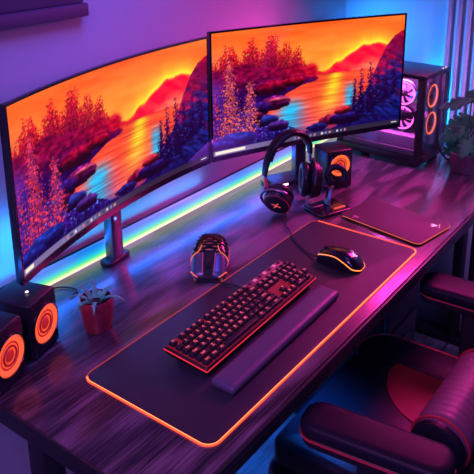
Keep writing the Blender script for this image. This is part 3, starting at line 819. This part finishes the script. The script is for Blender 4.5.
# ------------------------------------------------------------------ headphone stand
hs = thing('headphone_stand', 'headphone stand with a round padded cradle and dark slab base', 'stand', (.934, .316, 0), math.radians(-22))
obj('base', slab(.112, .092, .010, rnd(0, .010, .003)), M_gloss, hs)
post = catmull([(.010, .012, .010), (.014, .014, .03), (.022, .018, .052)], 6)
bm = tube(post, lambda t: .013 - .004 * t, None, 6, flat=(1, .7), ref=(0, 1, 0)); tube(catmull([(.022, .018, .050), (.010, .020, .066)], 5), .005, bm, 6)
obj('post', bm, M_metal, hs)
cc = V((.058, .034, .083))
vd = (hs.matrix_basis.to_3x3().inverted() @ V((-.81, -.58, .30))).normalized()
f = axis_matrix(cc, vd)
bm = tube([f @ V((.0255 * math.cos(t), .0255 * math.sin(t), 0)) for t in [(-2.3 + 5.0 * k / 30) for k in range(31)]], .0095, None, 12)
obj('cradle', bm, M_leather, hs)
obj('cradle_arm', tube([(.022, .018, .050), cc + V((-.010, .004, -.036))], .0055, None, 8), M_metal, hs)
obj('base_light', bx(.005, .045, -.030, -.022, .0102, .0128, .001), glow('stand_red_led', (1, .08, .06), .9), hs)
obj('tray', slab(.044, .030, .006, rnd(.0101, .0155, .002), c=(-.030, .020)), M_metal, hs)

# ------------------------------------------------------------------ computer tower
pc = thing('computer_tower', 'black computer tower with glass side and glowing fans on the desk right end', 'computer', (1.394, .226, 0), math.radians(-3))
W_, D_, H_ = .186, .325, .317
bm = bx(0, W_, 0, D_, .012, .040, .003)
obj('bottom_tray', bm, M_black, pc)
obj('top_panel', bx(0, W_, 0, D_, H_ - .014, H_, .003), M_black, pc)
obj('rear_panel', bx(.004, W_ - .004, D_ - .008, D_ - .0005, .0405, H_ - .0145), M_black, pc)
obj('side_panel', bx(W_ - .006, W_ - .0005, .0005, D_ - .009, .0405, H_ - .0145), M_black, pc)
for yy in (.0005, D_ - .026):
    obj('pillar', bx(.0005, .014, yy, yy + (.026 if yy < .1 else .017), .0405, H_ - .0145, .002), M_black, pc)
obj('pillar', bx(W_ - .022, W_ - .0065, .0005, .016, .0405, H_ - .0145, .002), M_black, pc)
sgl = obj('side_glass', bx(.003, .0055, .0265, D_ - .0265, .0605, H_ - .0150), M_glass, pc)
obj('lower_rail', bx(.0005, .012, .0266, D_ - .0266, .0405, .060, .002), mat('graphite_rail', (.10, .07, .10), .4), pc)
obj('power_supply_shroud', bx(.016, W_ - .008, .03, D_ - .01, .0405, .100, .003), mat('shroud_grey', (.30, .26, .32), .45), pc)
obj('motherboard', bx(W_ - .016, W_ - .0065, .05, D_ - .012, .104, H_ - .016), M_steel, pc)
gc = obj('graphics_card', bx(.045, W_ - .018, .06, D_ - .02, .150, .176, .003), M_black, pc)
def fan(c, ax, r, hubm, ringm, par):
    f = axis_matrix(c, ax)
    fr = obj('fan', lathe([(r + .004, -.008), (r + .004, .008), (r, .008), (r, -.008)], 36, None, f), M_black, par)
    obj('light_ring', tube([f @ V((r * .93 * math.cos(2 * PI * q / 36), r * .93 * math.sin(2 * PI * q / 36), .006)) for q in range(36)], r * .085, closed=True, n=8), ringm, fr)
    bm = bmesh.new()
    for b in range(7):
        a0 = 2 * PI * b / 7
        rings = []
        for k in range(7):
            rr = r * (.30 + .55 * k / 6); aa = a0 + .35 * k / 6
            q = []
            for da, zz in ((-.28, -.004), (.28, .004), (.28, .005), (-.28, -.003)):
                q.append(f @ V((rr * math.cos(aa + da), rr * math.sin(aa + da), zz)))
            rings.append(q)
        loft(bm, rings)
    obj('blades', bm, hubm, fr)
    obj('hub', lathe([(r * .30, -.006), (r * .30, .006), (r * .22, .008), (.0005, .0082)], 24, None, f), M_black, fr)
fanblade = mat('lit_blades', (.5, .2, .45), .4, emit=(1, .12, .75), strength=1.3)
fanblade2 = mat('intake_blades', (.12, .03, .02), .4, emit=(1, .10, .03), strength=.12)
for zz in (.140, .235):
    fan((.085, .0165, zz), (0, -1, 0), .040, fanblade2, G_fan, pc)
for zz in (.150, .236):
    fan((.060, .100, zz), (-1, -.1, 0), .041, fanblade, G_magenta, pc)
for zz in (.155, .236):
    fan((.062, .205, zz), (-1, -.1, 0), .036, fanblade, G_magenta, pc)
obj('front_glass', bx(.0145, W_ - .0225, .0008, .0028, .0415, H_ - .0155), M_smoke, pc)
obj('front_strip', bx(W_ - .019, W_ - .0165, -.0006, .0002, .09, H_ - .05), mat('bronze_strip', (.2, .1, .06), .35, metal=.6), pc)
for k in range(2):
    obj('power_light', lathe([(.0028, 0), (.0024, .001), (.0004, .0014)], 10, None, Matrix.Translation((W_ - .014 - k * .022, .008, H_ + .0001))), G_small, pc)
for sx in (.02, W_ - .02):
    for yy in (.03, D_ - .03):
        obj('foot', bx(sx - .012, sx + .012, yy - .014, yy + .014, 0, .0118, .002), M_rubber, pc)
for k in range(3):
    obj('front_rail', bx(.02, W_ - .03, -.0030, -.0004, .020 + k * .0065, .0225 + k * .0065, .0005), M_metal, pc)
bm = tube(catmull([(1.548, .2235, .048), (1.53, .214, .040), (1.525, .200, .022), (1.530, .185, .006), (1.528, .16, .004), (1.515, .14, .004)], 8), .004)
o = tag(obj('front_cable', bm, M_rubber), 'black cable drooping from the computer tower front to the planter', 'cable'); o.location.z = T

# ------------------------------------------------------------------ monstera
pp = thing('potted_monstera', 'leafy monstera in a maroon planter at the right desk end', 'potted plant', (1.470, .100, 0))
obj('planter', lathe([(.040, 0), (.044, .002), (.050, .03), (.0535, .060), (.054, .068), (.0515, .0705), (.049, .068), (.048, .058)], 40), M_potp, pp)
obj('soil', lathe([(.048, .055), (.048, .0615), (.001, .063)], 24), M_soil, pp)
def mleaf(base, tip, width, up, fold=.25, cuts=4, droop=.12):
    b, t = V(base), V(tip); d = (t - b); L = d.length; d.normalize()
    n = (V(up) - d * V(up).dot(d)).normalized(); sd = d.cross(n)
    bm = bmesh.new(); NS = 22; NW = 6
    g = {}
    for sgn in (-1, 1):
        for i in range(NS + 1):
            s = i / NS
            w = width * (math.sin(PI * min(1, (s * .93 + .07)) ** .75)) ** .85
            cut = (s * (cuts + .5)) % 1
            notch = 1 - (.52 if (cut > .74 and .18 < s < .93) else 0)
            for j in range(NW + 1):
                q = j / NW * notch
                p = b + d * (L * (s + .16 * q * q * 1.0 * (1 - s))) + sd * (sgn * w * q) + n * (fold * w * q - droop * L * s * s - .35 * w * q * q)
                g[sgn, i, j] = bm.verts.new(p)
        for i in range(NS):
            for j in range(NW):
                bm.faces.new((g[sgn, i, j], g[sgn, i + 1, j], g[sgn, i + 1, j + 1], g[sgn, i, j + 1]))
    bmesh.ops.remove_doubles(bm, verts=bm.verts, dist=1e-5)
    return bm
def plant_leaf(base, tip, width, up, **k):
    l = obj('leaf', mleaf(base, tip, width, up, **k), M_leaf, pp)
    md = l.modifiers.new('thickness', 'SOLIDIFY'); md.thickness = .0009
    b = V(base); st = obj('stem', tube(catmull([V((b.x * .05, b.y * .05, .060)), V((b.x * .35, b.y * .35, .06 + (b.z - .06) * .62)), b], 6), .0022), M_stem, pp)
    return l
O_ = V((1.470, .100, 0))
plant_leaf((-.030, -.012, .252), (-.056, .088, .222), .030, (-.45, -.35, 1), droop=.10)
plant_leaf((.030, -.012, .175), (-.033, .065, .152), .036, (-.6, -.55, .7), droop=.12)
plant_leaf((-.020, -.01, .150), (-.075, .045, .105), .032, (-.7, -.4, .7))
plant_leaf((-.012, .01, .105), (-.050, .062, .058), .028, (-.8, -.5, .5))
plant_leaf((-.02, -.012, .13), (-.10, -.02, .082), .028, (-.6, -.5, .8))
plant_leaf((.01, -.03, .165), (.005, -.13, .17), .04, (-.3, .2, 1))
plant_leaf((.02, .02, .15), (.09, .06, .15), .036, (-.3, -.3, 1))
plant_leaf((.0, -.015, .105), (-.045, -.075, .062), .030, (-.6, -.4, .7))
plant_leaf((-.015, -.03, .250), (.03, .03, .262), .030, (-.8, -.6, .1), droop=.05)
plant_leaf((-.034, .0, .160), (-.110, .055, .128), .030, (-.5, -.5, .9))

# ------------------------------------------------------------------ gaming chair
CH = V((.585, -.12, -T))
ch = thing('gaming_chair', 'black gaming chair with red piping pushed up to the desk', 'chair', CH)
def cz(z): return z + T                       # desk-relative height to the chair's own height
def cl(x, y, z): return V((x - CH.x, y - CH.y, z + T))
# seat cushion with a crowned top
SX0, SX1, SY0, SY1 = .338, .730, -.30, .112
sc = ((SX0 + SX1) / 2 - CH.x, (SY0 + SY1) / 2 - CH.y)
obj('seat_cushion', slab(SX1 - SX0, SY1 - SY0, .028, [(.010, cz(-.345)), (.003, cz(-.338)), (0, cz(-.325)), (0, cz(-.292)), (.002, cz(-.283)), (.008, cz(-.275)), (.02, cz(-.270)), (.08, cz(-.266))], 8, c=sc), M_leather, ch)
obj('seat_pan', slab(.42, .43, .045, rnd(cz(-.41), cz(-.347), .022), 8, c=(sc[0], sc[1] + .006)), M_leather, ch)
obj('piping', tube([V((x + sc[0], y + sc[1] + .006, cz(-.358))) for x, y in rrect(.412, .422, .042, 8)], .0026, closed=True, n=8), M_pipe, ch)
# far side bolster
BX = (.694, .876)
bc = ((BX[0] + BX[1]) / 2 - CH.x, (-.36 + .124) / 2 - CH.y)
prof = rnd(cz(-.38), cz(-.276), .03)
obj('side_bolster', slab(.182, .484, .085, prof, 8, c=bc), M_leather, ch)
obj('piping', tube([V((x + bc[0], y + bc[1], cz(-.282))) for x, y in rrect(.168, .470, .078, 8)], .0024, closed=True, n=8), M_pipe, ch)
# red panel sewn on the rear of the seat
pts = [(.735, -.02), (.700, -.004), (.645, -.022), (.605, -.052), (.572, -.092), (.552, -.145), (.735, -.145)]
pts = [(p.x, p.y) for p in catmull([(x, y, 0) for x, y in pts[1:6]], 6)] + [pts[6], (.735, -.008)]
obj('seat_insert', poly([(x - CH.x, y - CH.y) for x, y in pts], cz(-.268), cz(-.2635)), M_red, ch)
# lumbar pillow: a roll across the backrest
lc = V((.0, -.222, -.185))
rings = []
for k in range(73):
    t = k / 72; x = .448 + .290 * t
    rr = .058 * (1 - max(0, abs(t - .5) * 2 - .80) ** 2 * 5) + .0009 * math.sin(t * 95)
    rings.append([cl(x, -.222 + rr * 1.05 * math.cos(2 * PI * j / 28), -.196 + rr * (1 + .025 * math.sin(j * 5.0)) * math.sin(2 * PI * j / 28)) for j in range(28)])
bm = bmesh.new(); loft(bm, rings)
obj('lumbar_pillow', bm, M_redstr, ch)
rr = .0575
for x in (.457, .729):
    obj('piping', tube([cl(x, -.222 + rr * 1.05 * math.cos(2 * PI * j / 28), -.196 + rr * math.sin(2 * PI * j / 28)) for j in range(28)], .0030, closed=True, n=8), M_pipe, ch)
for x, nm in ((.437, 0), (.749, 1)):
    obj('pillow_end', lathe([(.001, -.008), (.045, -.008), (.055, -.002), (.0565, .006), (.0565, .010), (.001, .012)], 28, None, axis_matrix(cl(x, -.222, -.196), (1 if nm == 0 else -1, 0, 0))), M_leather, ch)
# backrest, leaning away from the desk
Bm = Matrix.Translation(cl(.585, -.335, -.34)) @ Matrix.Rotation(math.radians(14), 4, 'X')
def br(bm): bmesh.ops.transform(bm, matrix=Bm, verts=bm.verts); return bm
def upright(w, h, r, d0, d1, e, zc, xc=0):
    bm = slab(w, h, r, rnd(d0, d1, e), 8)
    bmesh.ops.transform(bm, matrix=Matrix.Translation((xc, 0, zc)) @ Matrix.Rotation(PI / 2, 4, 'X'), verts=bm.verts)
    return bm
obj('backrest', br(upright(.46, .78, .14, -.035, .040, .03, .40)), M_leather, ch)
for sx in (-1, 1):
    obj('back_bolster', br(upright(.12, .62, .055, -.03, .085, .035, .36, sx * .205)), M_leather, ch)
    ring = [Bm @ V((sx * .205 + x, -.076, .36 + z)) for x, z in rrect(.088, .588, .042, 8)]
    obj('piping', tube(ring, .0026, closed=True, n=8), M_pipe, ch)
# armrests
def armrest(cx, cy, rz, w, l, ztop, post):
    e = bpy.data.objects.new('armrest', None); C.objects.link(e); e.parent = ch
    e.location = cl(cx, cy, ztop); e.rotation_euler = (0, 0, rz)
    obj('arm_pad', slab(w, l, w * .42, [(.012, -.030), (.004, -.027), (0, -.020), (0, -.012), (.003, -.005), (.009, -.0012), (.02, 0)], 10), M_armpad, e)
    obj('arm_tray', slab(w - .008, l - .008, w * .38, rnd(-.052, -.0305, .006), 8), M_black, e)
    obj('piping', tube([V((x, y, -.031)) for x, y in rrect(w - .001, l - .001, w * .42, 10)], .0022, closed=True, n=8), M_pipe, e)
    obj('arm_post', slab(.05, .075, .012, [(0, post), (0, -.0525)], 4, c=(0, -.01)), M_steel, e)
    return e
armrest(.268, -.165, math.radians(7), .088, .285, -.07, -.30)
armrest(.866, -.150, math.radians(3), .098, .280, -.07, -.30)
obj('arm_bracket', bx(-.36, .36, -.06, .01, cz(-.425), cz(-.401), .004), M_steel, ch)
obj('bracket_riser', bx(.27, .33, -.075, .015, cz(-.40), cz(-.34), .004), M_steel, ch); obj('bracket_riser', bx(-.345, -.29, -.075, .005, cz(-.40), cz(-.345), .004), M_steel, ch)
obj('gas_lift', lathe([(.025, .075), (.025, .2), (.018, .2), (.018, cz(-.4255))], 20), M_metal, ch)
for k in range(5):
    a = 2 * PI * k / 5 + .3
    d = V((math.cos(a), math.sin(a), 0))
    leg = obj('star_leg', tube([V((0, 0, .095)) + d * .02, V((0, 0, .085)) + d * .16, V((0, 0, .068)) + d * .30], lambda t: .024 - .008 * t, None, 8, flat=(.7, 1)), M_black, ch)
    obj('caster', lathe([(.006, -.018), (.026, -.016), (.028, -.008), (.028, .008), (.026, .016), (.006, .018)], 20, None, axis_matrix(d * .30 + V((0, 0, .0285)), (-d.y, d.x, 0))), M_rubber, leg)

# ------------------------------------------------------------------ lights
def area(name, loc, target, size, power, col, sy=None, spread=180):
    l = bpy.data.lights.new(name, 'AREA'); l.energy = power; l.color = col[:3]; l.size = size; l.spread = math.radians(spread)
    if sy: l.shape = 'RECTANGLE'; l.size_y = sy
    o = bpy.data.objects.new(name, l); C.objects.link(o)
    o.location = V(loc) + V((0, 0, T)); d = V(target) - V(loc)
    o.rotation_euler = d.to_track_quat('-Z', 'Y').to_euler()
    return o
area('magenta_desk_fill', (1.60, .05, .72), (.80, .27, 0), .4, 7.5, (1, .03, .38), spread=95)  # added out-of-view light giving the desk's right half its magenta gloss
area('light_bar_wash', (.30, .655, .045), (.30, .68, .10), 1.0, .35, (.0, .42, 1), .02)
area('violet_desk_fill', (-1.1, -.2, 1.3), (.12, .05, -.1), .5, 4, (.66, .17, .8), spread=75)  # unseen light put in to tint the desk's left front violet
area('violet_low_wall_fill', (1.25, -.7, .3), (1.69, .2, -.5), .2, .9, (.5, .2, 1), spread=90)  # no fixture here: extra light for the wall below the desk
area('back_wall_fill_violet', (.30, .15, 1.35), (.40, YW, .5), .5, 2.8, (.12, .11, 1), spread=80)  # invented source above the frame, brightens the back wall
area('blue_front_fill', (-1.3, -1.2, 1.0), (.4, .0, -.3), .5, 11, (.04, .13, 1))  # added light without a fixture, throws blue over desk and chair
area('light_bar_throw', (.45, .620, .055), (.45, .3, .0), 1.4, 1.3, (.012, .14, 1), .02)
area('monitor_backlight_blue', (.06, .60, .13), (.02, YW, .12), .35, .75, (.0, .24, 1), .10)
area('monitor_backlight_violet', (.66, .625, .19), (.70, YW, .09), .5, 1.5, (.55, .09, 1), .06)
area('monitor_backlight_pink', (1.05, .56, .42), (1.0, YW, .50), .3, .28, (1, .06, .60), .2)
area('right_wall_fill_cyan', (1.46, .59, .40), (1.69, .33, .25), .2, 2.6, (0.0, .24, 1), .12)  # hidden extra light above the tower, colours the right wall cyan
area('under_desk_blue', (.55, .42, -.08), (.62, .40, -.74), .9, 3.2, (.02, .16, 1), .05, spread=80)
area('violet_slat_fill', (1.2, -.9, .9), (1.69, -.16, .35), .25, 1.5, (.55, .25, 1), spread=40)  # added from out of view to turn the slats violet
area('slat_fill_cyan', (1.650, .345, .14), (1.672, .05, .17), .03, 2.2, (0, .32, 1), .22)  # hidden light added behind the tower so the nearest slats read cyan
area('tower_lamp', (1.47, .36, .285), (1.46, .34, .1), .12, 5, (1, .13, .85), .18)

w = bpy.data.worlds.new('dim_room'); bpy.context.scene.world = w; w.use_nodes = True
w.node_tree.nodes['Background'].inputs['Color'].default_value = (.06, .10, .36, 1)
w.node_tree.nodes['Background'].inputs['Strength'].default_value = .12

# ------------------------------------------------------------------ camera
pitch, roll, yaw = 0.29406, -0.00870, 0.92892
cy_, sy_ = math.cos(yaw), math.sin(yaw); cp, sp2 = math.cos(pitch), math.sin(pitch)
fwd = V((sy_ * cp, cy_ * cp, -sp2)); right = V((cy_, -sy_, 0)); up = right.cross(fwd)
r2 = right * math.cos(roll) + up * math.sin(roll); u2 = -right * math.sin(roll) + up * math.cos(roll)
cam = bpy.data.cameras.new('camera'); co_ = bpy.data.objects.new('camera', cam); C.objects.link(co_)
cam.sensor_width = 36; cam.lens = 699.664 / 474 * 36; cam.shift_y = -0.25137; cam.clip_start = .02
co_.matrix_world = Matrix(((r2.x, u2.x, -fwd.x, -0.7163), (r2.y, u2.y, -fwd.y, -0.5940), (r2.z, u2.z, -fwd.z, 0.8461 + T), (0, 0, 0, 1)))
S = bpy.context.scene; S.camera = co_
S.view_settings.view_transform = 'Standard'; S.view_settings.look = 'None'; S.view_settings.exposure = 0; S.view_settings.gamma = 1
S.view_settings.use_curve_mapping = False
